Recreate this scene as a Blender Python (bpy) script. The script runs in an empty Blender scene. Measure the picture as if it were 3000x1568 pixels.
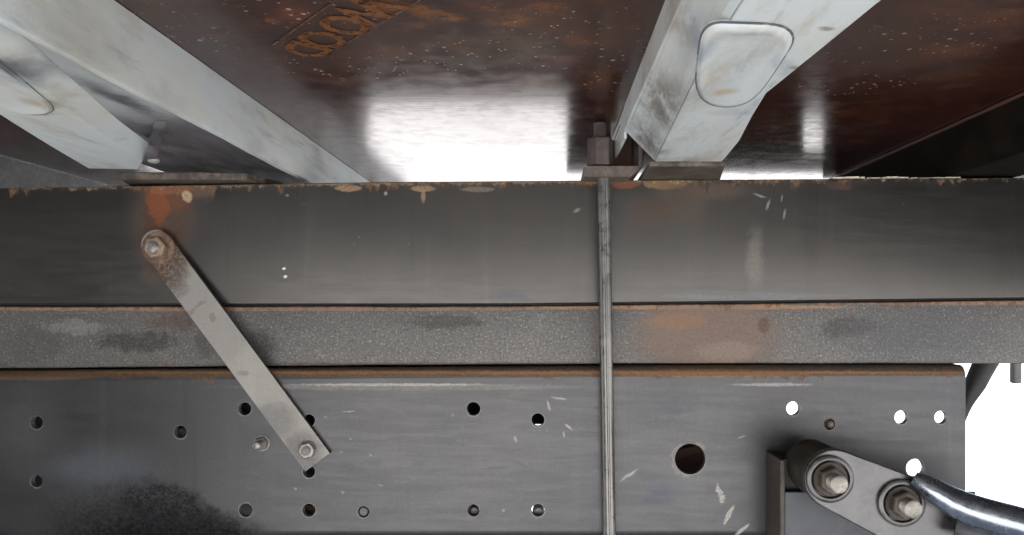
import bpy, bmesh, math, random
from mathutils import Vector, Matrix
import mathutils.geometry as mgeo

random.seed(7)
S = bpy.context.scene
COL = S.collection

# ------------------------------------------------------------------ camera
CAMY = -0.867
FPX = 2167.0
cam_d = bpy.data.cameras.new("camera")
cam = bpy.data.objects.new("camera", cam_d)
COL.objects.link(cam)
cam.location = (0, CAMY, 0)
cam.rotation_euler = (math.radians(90), 0, 0)
cam_d.sensor_width = 36
cam_d.lens = 26
cam_d.shift_x = -100 / 3000
cam_d.shift_y = 116 / 3000
cam_d.clip_start = 0.02
cam_d.clip_end = 3000
S.camera = cam

# ------------------------------------------------------------------ light
SUN_EL, SUN_AZ = math.radians(52), math.radians(200)   # azimuth clockwise from +Y
w = bpy.data.worlds.new("World")
S.world = w
w.use_nodes = True
wn = w.node_tree
sky = wn.nodes.new("ShaderNodeTexSky")
sky.sky_type = 'NISHITA'
sky.sun_disc = False
sky.sun_elevation = SUN_EL
sky.sun_rotation = SUN_AZ
sky.dust_density = 3.0
sky.air_density = 1.0
bg = wn.nodes['Background']
bg.inputs[1].default_value = 0.11
wn.links.new(sky.outputs[0], bg.inputs[0])
sun_d = bpy.data.lights.new("sun", 'SUN')
sun_d.energy = 3.6
sun_d.angle = math.radians(0.53)
sun_d.color = (1.0, 0.96, 0.9)
sun = bpy.data.objects.new("sun", sun_d)
COL.objects.link(sun)
sd = Vector((math.sin(SUN_AZ) * math.cos(SUN_EL), math.cos(SUN_AZ) * math.cos(SUN_EL), math.sin(SUN_EL)))
sun.rotation_euler = sd.to_track_quat('Z', 'Y').to_euler()
S.view_settings.view_transform = 'Standard'
S.view_settings.look = 'None'
S.view_settings.gamma = 1
S.view_settings.use_curve_mapping = False
S.view_settings.exposure = 2.55
S.cycles.max_bounces = 8
S.cycles.use_denoising = True
S.cycles.sample_clamp_indirect = 8

# ------------------------------------------------------------------ measuring helpers
def P(px, py, Y=0.0):
    """point of the upright plane Y that the photo shows at (px, py)"""
    D = Y - CAMY
    return Vector(((px - 1600) * D / FPX, Y, (900 - py) * D / FPX))

def PZ(px, py, Z):
    """point of the level plane Z that the photo shows at (px, py)"""
    D = Z * FPX / (900 - py)
    return Vector(((px - 1600) * D / FPX, D + CAMY, Z))

ZP = 0.2145      # underside of the plywood deck
ZB = 0.155       # underside of the crossmembers

# ------------------------------------------------------------------ materials
class NT:
    def __init__(s, name, rough=0.5, metal=0.0, spec=0.5):
        s.m = bpy.data.materials.new(name)
        s.m.use_nodes = True
        s.t = s.m.node_tree
        s.b = s.t.nodes['Principled BSDF']
        s.b.inputs['Roughness'].default_value = rough
        s.b.inputs['Metallic'].default_value = metal
        s.b.inputs['Specular IOR Level'].default_value = spec
        s.pos = s.t.nodes.new('ShaderNodeNewGeometry').outputs['Position']
    def n(s, k, **kw):
        nd = s.t.nodes.new(k)
        for a, v in kw.items():
            setattr(nd, a, v)
        return nd
    def L(s, a, b):
        s.t.links.new(a, b)
    def put(s, sock, v):
        if isinstance(v, (int, float)):
            sock.default_value = v
        elif isinstance(v, tuple):
            sock.default_value = v if len(v) == len(sock.default_value) else (v + (1,))
        else:
            s.L(v, sock)
    def math(s, op, a, b=None, c=None, clamp=False):
        nd = s.n('ShaderNodeMath', operation=op, use_clamp=clamp)
        for i, v in enumerate((a, b, c)):
            if v is not None:
                s.put(nd.inputs[i], v)
        return nd.outputs[0]
    def vec(s, op, a, b=None, out=0):
        nd = s.n('ShaderNodeVectorMath', operation=op)
        s.put(nd.inputs[0], a)
        if b is not None:
            s.put(nd.inputs[1], b)
        return nd.outputs['Value'] if out else nd.outputs[0]
    def noise(s, scale=10, detail=4, rough=0.55, stretch=(1, 1, 1), co=None, dist=0.0, colour=False):
        co = co if co is not None else s.pos
        if stretch != (1, 1, 1):
            co = s.vec('MULTIPLY', co, stretch)
        nd = s.n('ShaderNodeTexNoise')
        s.L(co, nd.inputs['Vector'])
        nd.inputs['Scale'].default_value = scale
        nd.inputs['Detail'].default_value = detail
        nd.inputs['Roughness'].default_value = rough
        nd.inputs['Distortion'].default_value = dist
        return nd.outputs['Color' if colour else 'Fac']
    def ramp(s, v, a, b, lo=0.0, hi=1.0, smooth=True):
        nd = s.n('ShaderNodeMapRange', interpolation_type='SMOOTHSTEP' if smooth else 'LINEAR')
        s.put(nd.inputs['Value'], v)
        nd.inputs['From Min'].default_value = a
        nd.inputs['From Max'].default_value = b
        nd.inputs['To Min'].default_value = lo
        nd.inputs['To Max'].default_value = hi
        return nd.outputs['Result']
    def mix(s, f, a, b, mode='MIX'):
        nd = s.n('ShaderNodeMix', data_type='RGBA', blend_type=mode)
        s.put(nd.inputs[0], f)
        s.put(nd.inputs[6], a)
        s.put(nd.inputs[7], b)
        return nd.outputs[2]
    def warp(s, co, amt, scale, detail=3):
        nz = s.noise(scale, detail, 0.6, co=co, colour=True)
        d = s.vec('SUBTRACT', nz, (0.5, 0.5, 0.5))
        d = s.vec('MULTIPLY', d, (amt, amt, amt))
        return s.vec('ADD', co, d)
    def blob(s, co, c, r, ang=0.0, soft=0.5, axes='XZ'):
        """soft ellipse mask about world point c with radii r (metres)"""
        v = s.vec('SUBTRACT', co, tuple(c))
        mp = s.n('ShaderNodeMapping', vector_type='POINT')
        s.L(v, mp.inputs[0])
        if axes == 'XZ':
            mp.inputs['Rotation'].default_value = (0, ang, 0)
            sc = (1 / r[0], 0, 1 / r[1])
        else:
            mp.inputs['Rotation'].default_value = (0, 0, ang)
            sc = (1 / r[0], 1 / r[1], 0)
        v = s.vec('MULTIPLY', mp.outputs[0], sc)
        d = s.vec('LENGTH', v, out=1)
        return s.ramp(d, 1.0, 1.0 - soft, 0, 1)
    def bump(s, h, strength=0.3, dist=0.001, normal=None):
        nd = s.n('ShaderNodeBump')
        nd.inputs['Strength'].default_value = strength
        nd.inputs['Distance'].default_value = dist
        s.L(h, nd.inputs['Height'])
        if normal is not None:
            s.L(normal, nd.inputs['Normal'])
        return nd.outputs[0]
    def fin(s, col=None, rough=None, bump=None, metal=None):
        if col is not None:
            s.put(s.b.inputs['Base Color'], col)
        if rough is not None:
            s.put(s.b.inputs['Roughness'], rough)
        if metal is not None:
            s.put(s.b.inputs['Metallic'], metal)
        if bump is not None:
            s.L(bump, s.b.inputs['Normal'])
        return s.m

def px(x, y):            # point on the face plane
    return P(x, y, 0)

K = 0.0004               # metres per photo pixel on the face plane

def steel_paint(name, base, tint, speck, marks, rough=0.45, mottling=0.35, metal=0.25, fine=0.0, bmp=0.12, fringe=()):
    """dusty dark paint with stains and painted highlights; marks: (x, y, rx, ry, angle, soft, colour, strength, breakup)"""
    s = NT(name, rough, metal)
    co = s.warp(s.warp(s.pos, 0.026, 42, 5), 0.006, 260, 3)
    cot = s.warp(s.pos, 0.0035, 90)
    n1 = s.noise(5, 4, 0.6)
    n2 = s.noise(46, 7, 0.7)
    grit = s.ramp(s.noise(300, 4, 0.85), 0.35, 0.62, 0.45, 1.0)
    n3 = s.noise(360, 4, 0.8)
    n4 = s.noise(120, 5, 0.75, stretch=(0.12, 1, 1.0))       # scuffs along the steel
    c = s.mix(s.ramp(n1, 0.3, 0.7), base, tint)
    c = s.mix(s.ramp(n2, 0.55, 0.8, 0, mottling), c, speck)
    c = s.mix(s.ramp(n4, 0.58, 0.8, 0, mottling * 0.8), c, tuple(v * 1.25 for v in speck))
    dk = tuple(v * 0.45 for v in base)
    c = s.mix(s.ramp(n2, 0.42, 0.2, 0, mottling), c, dk)
    if fine:
        c = s.mix(s.ramp(n3, 0.53, 0.72, 0, fine), c, tuple(min(1, v * 1.7) for v in speck))
        c = s.mix(s.ramp(n3, 0.47, 0.30, 0, fine), c, tuple(v * 0.3 for v in base))
        nw = s.noise(150, 4, 0.7, dist=2.5)
        c = s.mix(s.ramp(nw, 0.56, 0.64, 0, fine * 0.5), c, tuple(v * 0.4 for v in base))
    nr = s.noise(34, 5, 0.65, stretch=(1.0, 1, 0.05))        # dirt runs
    c = s.mix(s.ramp(nr, 0.55, 0.8, 0, 0.3), c, tuple(v * 1.5 for v in tint))
    c = s.mix(s.ramp(nr, 0.42, 0.25, 0, 0.3), c, dk)
    # sparse chips and drops
    vo = s.n('ShaderNodeTexVoronoi')
    vo.inputs['Scale'].default_value = 75
    s.L(co, vo.inputs['Vector'])
    wnz = s.n('ShaderNodeTexWhiteNoise', noise_dimensions='3D')
    s.L(vo.outputs['Position'], wnz.inputs['Vector'])
    th = s.math('MULTIPLY', s.math('POWER', wnz.outputs['Value'], 9.0), 0.14)
    chip = s.ramp(s.math('SUBTRACT', th, vo.outputs['Distance']), 0.0, 0.03, 0, 0.6)
    c = s.mix(chip, c, tuple(min(1, v * 2.6) for v in tint))
    bn = s.noise(95, 5, 0.75)
    dr = s.noise(130, 5, 0.75, stretch=(1, 1, 0.22))
    bn = s.math('ADD', s.math('MULTIPLY', bn, 0.5), s.math('MULTIPLY', dr, 0.5))
    marksum = None
    for (x, y, rx, ry, a, soft, colr, st, br) in marks:
        m = s.blob(co if ry > 48 else cot, px(x, y), (rx * K, ry * K), math.radians(a), soft)
        if br > 0:     # eaten-away outline: the mask only survives where the noise is high
            m = s.ramp(s.math('SUBTRACT', m, s.math('MULTIPLY', s.math('SUBTRACT', s.ramp(bn, 0.3, 0.7, 0, 1, False), 0.0), 0.9 * br)), 0.0, 0.75 - 0.35 * br, 0, 1)
        m = s.math('MULTIPLY', m, s.math('MULTIPLY', grit, st), clamp=True)
        c = s.mix(m, c, colr)
        marksum = m if marksum is None else s.math('MAXIMUM', marksum, m)
    # ragged rust creeping in from an edge: (z at x=0, slope, reach, direction, colour, strength, amount)
    sx = s.n('ShaderNodeSeparateXYZ')
    s.L(s.pos, sx.inputs[0])
    for k, (z0, sl, reach, dr_, colr, st, amt) in enumerate(fringe):
        e = s.math('ADD', s.math('MULTIPLY', sx.outputs[0], sl), z0)
        dep = s.math('SUBTRACT', e, sx.outputs[2]) if dr_ > 0 else s.math('SUBTRACT', sx.outputs[2], e)
        nz = s.noise(70 + 17 * k, 6, 0.75, stretch=(1, 1, 0.3))
        nl = s.noise(6 + k, 3, 0.6, stretch=(1, 1, 0))
        lim = s.math('MULTIPLY', s.math('MULTIPLY', s.ramp(nz, 0.42, 0.78), s.ramp(nl, 0.55 - amt * 0.3, 0.75 - amt * 0.2, 0.12, 1.0)), reach)
        m = s.ramp(s.math('SUBTRACT', lim, dep), 0.0, reach * 0.12)
        m = s.math('MULTIPLY', m, s.math('MULTIPLY', grit, st))
        cc = s.mix(s.ramp(n3, 0.4, 0.6), colr, tuple(v * 0.45 for v in colr))
        c = s.mix(m, c, cc)
        marksum = m if marksum is None else s.math('MAXIMUM', marksum, m)
    h = s.math('ADD', s.math('MULTIPLY', n4, 0.4), s.math('MULTIPLY', n3, 0.4))
    b = s.bump(h, bmp, 0.0008)
    r = s.ramp(n4, 0.3, 0.7, rough - 0.03, rough + 0.06)
    if marksum is not None:
        r = s.math('ADD', r, s.math('MULTIPLY', marksum, 0.3), clamp=True)
    mt = metal if marksum is None else s.math('MULTIPLY', s.math('SUBTRACT', 1.0, marksum, clamp=True), metal)
    if marksum is not None:
        s.L(s.math('MULTIPLY_ADD', marksum, -0.42, 0.5), s.b.inputs['Specular IOR Level'])
    return s.fin(c, r, b, mt)

RUST = (0.23, 0.075, 0.028)
RUSTD = (0.09, 0.035, 0.018)
TAN = (0.42, 0.28, 0.17)
CREAM = (0.62, 0.50, 0.34)
CHALK = (0.55, 0.54, 0.52)
SOOT = (0.008, 0.008, 0.010)
BLUE = (0.12, 0.135, 0.17)

beam_marks = [
    (480, 640, 160, 190, 0, 1.0, (0.085, 0.045, 0.03), 0.8, 0.25),
    (500, 565, 140, 90, 0, 0.9, (0.15, 0.065, 0.04), 0.95, 0.4), (590, 560, 60, 60, 0, 0.9, (0.16, 0.09, 0.07), 0.8, 0.5),
    (455, 650, 60, 130, 0, 0.9, (0.10, 0.045, 0.028), 0.8, 0.4),
    (462, 590, 50, 110, 4, 0.8, (0.25, 0.085, 0.035), 0.8, 0.5),
    (490, 555, 110, 22, 0, 0.7, (0.30, 0.12, 0.07), 0.7, 0.5),
    (548, 575, 20, 26, 25, 0.6, CREAM, 0.7, 0.4),
    (470, 725, 115, 100, 0, 0.9, (0.085, 0.04, 0.025), 0.85, 0.3),
    (450, 800, 60, 50, 0, 0.8, RUSTD, 0.45, 0.5),
    (1240, 553, 50, 13, 0, 0.6, TAN, 0.8, 0.4), (1240, 575, 9, 26, 0, 0.7, TAN, 0.8, 0.0),
    (1020, 552, 60, 14, 0, 0.6, TAN, 0.8, 0.7), (1400, 555, 80, 12, 0, 0.7, (0.3, 0.25, 0.2), 0.6, 0.7),
    (1720, 533, 50, 16, 0, 0.7, RUST, 0.9, 0.3), (1830, 540, 60, 20, 0, 0.7, RUST, 0.8, 0.3),
    (1950, 538, 100, 28, 0, 0.7, (0.30, 0.18, 0.08), 0.8, 0.6),
    (2080, 560, 200, 60, 0, 1.0, (0.12, 0.085, 0.06), 0.8, 0.5), (1990, 600, 150, 110, 0, 1.0, (0.09, 0.065, 0.05), 0.6, 0.4),
    (2460, 545, 60, 20, 0, 0.8, RUSTD, 0.6, 0.5),
    (1900, 620, 110, 80, 0, 0.9, RUSTD, 0.35, 0.4),
    (832, 787, 7, 5, 0, 0.6, (0.85, 0.85, 0.83), 1, 0), (836, 812, 8, 6, 0, 0.6, (0.85, 0.85, 0.83), 1, 0),
    (2225, 573, 26, 5, -15, 0.8, CHALK, 0.6, 0), (2250, 600, 22, 6, 70, 0.8, CHALK, 0.6, 0),
    (2290, 580, 16, 4, 80, 0.8, CHALK, 0.5, 0), (2298, 628, 20, 5, 80, 0.8, CHALK, 0.5, 0),
    (1690, 617, 16, 7, 30, 0.8, CHALK, 0.45, 0),
    (1130, 566, 7, 8, 0, 0.7, CHALK, 0.8, 0), (840, 573, 7, 6, 0, 0.7, CHALK, 0.5, 0),
    (2210, 760, 35, 130, 0, 0.9, (0.24, 0.23, 0.20), 0.5, 0),
    (1500, 870, 90, 12, 0, 0.9, BLUE, 0.5, 0), (2200, 868, 330, 14, 0, 0.9, (0.2, 0.21, 0.24), 0.5, 0),
]
M_BEAM = steel_paint("dusty charcoal paint", (0.072, 0.070, 0.067), (0.086, 0.083, 0.079), (0.115, 0.111, 0.106), beam_marks, 0.35, 0.2, 0.85, fine=0.08,
    fringe=((0.1463, 0.0103, 0.026, 1, (0.26, 0.15, 0.085), 0.9, 0.75), (0.1463, 0.0103, 0.010, 1, (0.42, 0.31, 0.20), 0.8, 0.9), (0.1463, 0.0103, 0.045, 1, (0.05, 0.035, 0.028), 0.6, 0.3)))

spacer_marks = [
    (700, 905, 1300, 9, 0, 0.6, (0.30, 0.19, 0.13), 0.85, 0.35),
    (2000, 900, 700, 10, 0, 0.6, (0.38, 0.22, 0.12), 0.9, 0.3),
    (2800, 888, 420, 9, 0, 0.6, (0.28, 0.2, 0.16), 0.8, 0.3),
    (2070, 985, 330, 190, 0, 0.9, (0.215, 0.158, 0.128), 0.95, 0.1),
    (1960, 960, 150, 52, 0, 1.0, (0.24, 0.165, 0.13), 0.2, 0.4), (2130, 1030, 160, 52, 0, 1.0, (0.30, 0.24, 0.20), 0.5, 0.2),
    (1990, 940, 150, 40, 0, 0.8, (0.30, 0.16, 0.09), 0.5, 0.6),
    (2240, 955, 30, 40, 0, 0.8, RUSTD, 0.6, 0.5),
    (1750, 985, 30, 100, 0, 0.8, (0.2, 0.14, 0.12), 0.5, 0.4),
    (500, 940, 150, 50, 0, 1.0, RUSTD, 0.5, 0.5),
    (400, 1000, 260, 60, 0, 1.0, (0.035, 0.035, 0.036), 0.8, 0.8), (220, 960, 200, 50, 0, 1.0, (0.28, 0.28, 0.28), 0.5, 1.0), (760, 1010, 120, 80, 0, 1.0, (0.045, 0.04, 0.04), 0.7, 0.7), (2500, 960, 200, 60, 0, 1.0, (0.05, 0.045, 0.045), 0.6, 0.8), (1300, 940, 260, 50, 0, 1.0, (0.06, 0.055, 0.05), 0.6, 0.9),
    (90, 1010, 160, 90, 0, 0.9, (0.06, 0.06, 0.065), 0.5, 0.5),
    (600, 1010, 60, 70, 25, 0.9, (0.05, 0.05, 0.05), 0.5, 0.6),
    (2700, 980, 420, 110, 0, 0.9, (0.105, 0.115, 0.13), 0.45, 0.0),
    (1500, 1068, 1600, 8, 0, 0.8, (0.1, 0.06, 0.035), 0.6, 0.4),
]
M_SPACER = steel_paint("mottled galvanised spacer", (0.098, 0.098, 0.098), (0.120, 0.117, 0.113), (0.205, 0.203, 0.20), spacer_marks, 0.5, 0.75, 0.4, fine=0.9, bmp=0.6,
    fringe=((0.0022, 0.006, 0.005, 1, (0.46, 0.27, 0.16), 0.9, 1.3), (0.0022, 0.006, 0.018, 1, (0.20, 0.115, 0.075), 0.8, 0.7), (-0.0695, 0.003, 0.012, -1, (0.17, 0.10, 0.065), 0.7, 0.5)))

rail_marks = [
    (1400, 1091, 2200, 14, 0, 0.6, (0.19, 0.12, 0.075), 0.9, 0.0),
    (1400, 1089, 2200, 7, 0, 0.8, (0.55, 0.34, 0.19), 0.9, 0.1),
    (2100, 1091, 330, 15, 0, 0.5, (0.33, 0.18, 0.09), 0.7, 0.35),
    (100, 1096, 300, 20, 0, 0.5, (0.22, 0.13, 0.08), 0.6, 0.4),
    (1200, 1131, 720, 15, 0, 1.0, (0.27, 0.27, 0.265), 0.65, 0.1),  # soft painted highlight along the rail's top bend
    (1150, 1124, 480, 7, 0, 1.0, (0.50, 0.49, 0.47), 0.6, 0.25),  # narrow brighter core of the painted highlight
    (2250, 1124, 190, 8, 0, 1.0, (0.45, 0.44, 0.43), 0.6, 0.3),  # painted highlight further right on the bend
    (300, 1370, 260, 110, 0, 1.0, (0.10, 0.115, 0.15), 0.6, 0.0),
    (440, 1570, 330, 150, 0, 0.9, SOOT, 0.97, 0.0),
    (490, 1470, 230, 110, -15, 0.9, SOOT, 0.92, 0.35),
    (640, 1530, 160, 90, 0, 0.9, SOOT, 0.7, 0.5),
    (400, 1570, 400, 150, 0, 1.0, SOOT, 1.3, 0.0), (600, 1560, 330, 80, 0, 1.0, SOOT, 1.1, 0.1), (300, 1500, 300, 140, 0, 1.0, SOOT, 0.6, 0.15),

    (1930, 1440, 90, 60, 0, 0.9, (0.12, 0.135, 0.18), 0.5, 0.0),
    (1960, 1190, 60, 50, 0, 0.9, (0.14, 0.155, 0.18), 0.4, 0.0),
    (1840, 1385, 38, 6, 33, 0.7, CHALK, 0.6, 0),
    (2108, 1440, 11, 50, 5, 0.7, CHALK, 0.75, 0.2), (2128, 1500, 9, 42, -28, 0.7, CHALK, 0.75, 0.2),
    (2165, 1545, 8, 38, -48, 0.7, CHALK, 0.75, 0.2),
    (1450, 1366, 70, 4, 5, 0.9, (0.10, 0.10, 0.11), 0.5, 0), (1520, 1350, 50, 4, -22, 0.9, (0.10, 0.10, 0.11), 0.4, 0),
    (1635, 1163, 35, 4, -8, 0.8, CHALK, 0.4, 0.2), (1608, 1185, 5, 22, 20, 0.8, CHALK, 0.45, 0.2),
    (1665, 1247, 18, 5, -40, 0.8, CHALK, 0.7, 0), (1652, 1268, 4, 12, 15, 0.8, CHALK, 0.5, 0),
    (1511, 1282, 5, 14, 20, 0.8, CHALK, 0.45, 0), (2165, 1276, 18, 3, 20, 0.8, CHALK, 0.4, 0),
    (2420, 1290, 140, 22, 0, 0.9, (0.10, 0.115, 0.12), 0.4, 0.2),
    (90, 1250, 160, 200, 0, 1.0, (0.10, 0.105, 0.11), 0.35, 0.0),
    (1030, 1201, 24, 3, 5, 0.8, CHALK, 0.4, 0),
]
HOLES = [(107, 1238, 19), (107, 1410, 18), (528, 1266, 19), (717, 1198, 19), (905, 1232, 18), (905, 1382, 18),
         (720, 1495, 20), (905, 1495, 19), (1387, 1198, 20), (1576, 1230, 19), (1387, 1496, 18), (1576, 1495, 19),
         (2022, 1345, 45), (2324, 1197, 20), (2641, 1223, 20), (2757, 1223, 19), (2682, 1372, 27), (2485, 1358, 20),
         (2430, 1243, 17), (1065, 1500, 17)]
for hx, hy, hr in HOLES:
    hx2, hy2 = 1600 + (hx - 1600) * 0.9864, 900 + (hy - 900) * 0.9864
    rail_marks.append((hx2, hy2 + 1, hr * 1.22, hr * 1.26, 0, 0.25, (0.30, 0.295, 0.285), 0.55, 0.25))
M_RAIL = steel_paint("smooth grey chassis paint", (0.067, 0.069, 0.075), (0.077, 0.078, 0.081), (0.108, 0.108, 0.111), rail_marks, 0.38, 0.26, 0.75, fine=0.15,
    fringe=((-0.0805, 0.002, 0.014, 1, (0.20, 0.12, 0.07), 0.7, 0.5),))

def simple(name, col, rough=0.5, metal=0.0, col2=None, sc=60, bump=0.3, bd=0.0008, spec=0.5):
    s = NT(name, rough, metal, spec)
    n1 = s.noise(sc, 6, 0.65)
    n0 = s.noise(sc * 0.2, 3, 0.5)
    c = s.mix(s.ramp(n1, 0.35, 0.68), col, col2 or tuple(v * 1.5 for v in col))
    c = s.mix(s.ramp(n0, 0.4, 0.7, 0, 0.5), c, tuple(v * 0.7 for v in col))
    r = s.ramp(n1, 0.3, 0.7, max(0.02, rough - 0.1), min(1, rough + 0.12))
    return s.fin(c, r, s.bump(n1, bump, bd))

bar_marks = [
    (495, 770, 120, 150, 0, 1.0, (0.09, 0.055, 0.038), 1.2, 0.1),
    (540, 830, 60, 90, 0, 0.9, (0.12, 0.11, 0.10), 0.6, 0.3),
    (900, 1320, 90, 90, 0, 0.9, (0.14, 0.14, 0.145), 0.7, 0.1),
    (820, 1230, 90, 90, 0, 0.9, (0.16, 0.16, 0.165), 0.6, 0.1),
    (640, 930, 14, 22, 0, 0.7, (0.12, 0.10, 0.08), 0.5, 0.5), (730, 1090, 30, 14, 0, 0.8, (0.16, 0.14, 0.12), 0.5, 0.5),
    (590, 900, 8, 60, -35, 0.8, (0.15, 0.12, 0.10), 0.5, 0.4),
]
M_BAR = steel_paint("dusty grey flat steel", (0.27, 0.265, 0.25), (0.31, 0.305, 0.29), (0.38, 0.37, 0.35), bar_marks, 0.48, 0.3, 0.3, fine=0.15, bmp=0.3)
M_NUT = simple("weathered zinc steel", (0.17, 0.165, 0.155), 0.38, 0.55, (0.40, 0.38, 0.35), 200)
M_NUTRUST = simple("rusty nut steel", (0.26, 0.16, 0.10), 0.6, 0.3, (0.42, 0.38, 0.28), 160)
M_WASHR = simple("rusty washer steel", (0.09, 0.055, 0.042), 0.7, 0.2, (0.26, 0.17, 0.12), 150)
M_ROD = simple("worn steel rod", (0.15, 0.15, 0.147), 0.34, 0.7, (0.24, 0.235, 0.225), 80, bump=0.15)
M_CLAMP = simple("dirty brown bracket steel", (0.085, 0.065, 0.058), 0.6, 0.2, (0.17, 0.14, 0.125), 110)
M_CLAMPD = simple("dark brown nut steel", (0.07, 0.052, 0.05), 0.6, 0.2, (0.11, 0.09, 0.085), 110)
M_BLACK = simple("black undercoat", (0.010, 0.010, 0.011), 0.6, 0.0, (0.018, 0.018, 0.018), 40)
M_DARKM = simple("dark brown steel", (0.012, 0.010, 0.008), 0.5, 0.1, (0.03, 0.02, 0.014), 30)
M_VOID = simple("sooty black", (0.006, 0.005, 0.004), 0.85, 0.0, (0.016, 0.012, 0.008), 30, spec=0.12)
M_RUBBER = simple("black rubber hose", (0.012, 0.012, 0.013), 0.55, 0.0, (0.02, 0.02, 0.02), 80)
M_PLUG = simple("grey plug steel", (0.10, 0.10, 0.103), 0.5, 0.3, (0.2, 0.2, 0.2), 160)
M_RUSTPL = simple("rusty brown plate", (0.10, 0.05, 0.035), 0.6, 0.1, (0.12, 0.06, 0.04), 60)
M_BRKT = simple("blue grey bracket paint", (0.055, 0.062, 0.075), 0.5, 0.3, (0.10, 0.11, 0.125), 75)
M_BRKTSIDE = simple("brown dirty bracket side", (0.05, 0.042, 0.036), 0.6, 0.1, (0.10, 0.088, 0.075), 70)
M_LINK = simple("grey link steel", (0.085, 0.085, 0.09), 0.34, 0.7, (0.15, 0.15, 0.155), 60)
M_LINKSIDE = simple("oily brown bushing", (0.022, 0.019, 0.015), 0.5, 0.2, (0.06, 0.052, 0.04), 60)
M_CHROME = simple("glossy steel arm", (0.27, 0.31, 0.38), 0.24, 0.9, (0.40, 0.45, 0.53), 45, bump=0.15, bd=0.002)
M_PALE = simple("pale ragged strip", (0.70, 0.62, 0.48), 0.8, 0.0, (0.85, 0.82, 0.74), 200)

# white paint of the crossmembers
def white_paint(name, marks):
    s = NT(name, 0.45, 0.0)
    co = s.warp(s.pos, 0.014, 45)
    n1 = s.noise(9, 5, 0.6)
    n2 = s.noise(34, 6, 0.65, stretch=(1, 0.25, 1))
    n3 = s.noise(300, 3, 0.7)
    c = s.mix(s.ramp(n1, 0.35, 0.65), (0.60, 0.655, 0.67), (0.60, 0.62, 0.585))
    c = s.mix(s.ramp(n2, 0.50, 0.72, 0, 0.6), c, (0.40, 0.36, 0.29))
    n5 = s.noise(55, 6, 0.75, stretch=(1, 0.12, 1))
    c = s.mix(s.ramp(n5, 0.54, 0.75, 0, 0.7), c, (0.20, 0.20, 0.19))
    n6 = s.noise(14, 4, 0.6, stretch=(1, 0.4, 1))
    c = s.mix(s.ramp(n6, 0.52, 0.7, 0, 0.4), c, (0.30, 0.31, 0.30))
    c = s.mix(s.ramp(n2, 0.40, 0.2, 0, 0.5), c, (0.50, 0.57, 0.62))
    c = s.mix(s.ramp(n3, 0.62, 0.75, 0, 0.35), c, (0.3, 0.28, 0.24))
    bn = s.noise(70, 5, 0.75, stretch=(1, 0.35, 1))
    for (cx, cy, rx, ry, a, soft, colr, st, br) in marks:
        m = s.blob(co, (cx, cy, 0), (rx, ry), math.radians(a), soft, 'XY')
        if br > 0:
            m = s.math('MULTIPLY', m, s.ramp(bn, 0.4 - 0.15 * (1 - br), 0.62, 0, 1))
        c = s.mix(s.math('MULTIPLY', m, st), c, colr)
    return s.fin(c, s.ramp(n2, 0.3, 0.7, 0.38, 0.6), s.bump(s.math('ADD', n2, s.math('MULTIPLY', n3, 0.2)), 0.35, 0.0012))

def wm(x, y, rx, ry, a, soft, col, st, br, Z=ZB):
    p = PZ(x, y, Z)
    return (p.x, p.y, rx, ry, a, soft, col, st, br)
DKG = (0.055, 0.06, 0.075)
M_WHITE_L = white_paint("dirty white paint left", [
    wm(640, 330, 0.006, 0.30, 2, 0.9, (0.20, 0.20, 0.18), 0.6, 0.5, 0.185), wm(800, 480, 0.02, 0.16, 0, 0.9, (0.16, 0.15, 0.14), 0.7, 0.4, 0.17),
    wm(420, 190, 0.006, 0.2, 0, 0.9, (0.30, 0.28, 0.25), 0.5, 0.4, 0.19), wm(60, 230, 0.03, 0.03, 0, 0.9, (0.20, 0.24, 0.30), 0.6, 0.2),
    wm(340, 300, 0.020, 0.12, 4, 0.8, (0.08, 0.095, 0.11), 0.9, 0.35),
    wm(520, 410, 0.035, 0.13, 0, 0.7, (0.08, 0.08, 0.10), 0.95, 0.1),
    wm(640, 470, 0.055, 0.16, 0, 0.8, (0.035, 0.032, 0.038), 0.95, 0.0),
    wm(10, 190, 0.016, 0.05, 0, 0.8, DKG, 0.8, 0.0),
    wm(110, 333, 0.020, 0.008, 0, 0.8, DKG, 0.8, 0.2),
    wm(120, 300, 0.02, 0.02, 0, 0.8, (0.3, 0.25, 0.17), 0.6, 0.2),
    wm(62, 124, 0.0032, 0.004, 0, 0.7, (0.2, 0.19, 0.16), 0.9, 0), wm(262, 238, 0.0032, 0.005, 0, 0.7, (0.2, 0.19, 0.16), 0.9, 0),
    wm(350, 520, 0.09, 0.03, 0, 0.8, (0.25, 0.20, 0.17), 0.6, 0.4),
])
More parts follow.
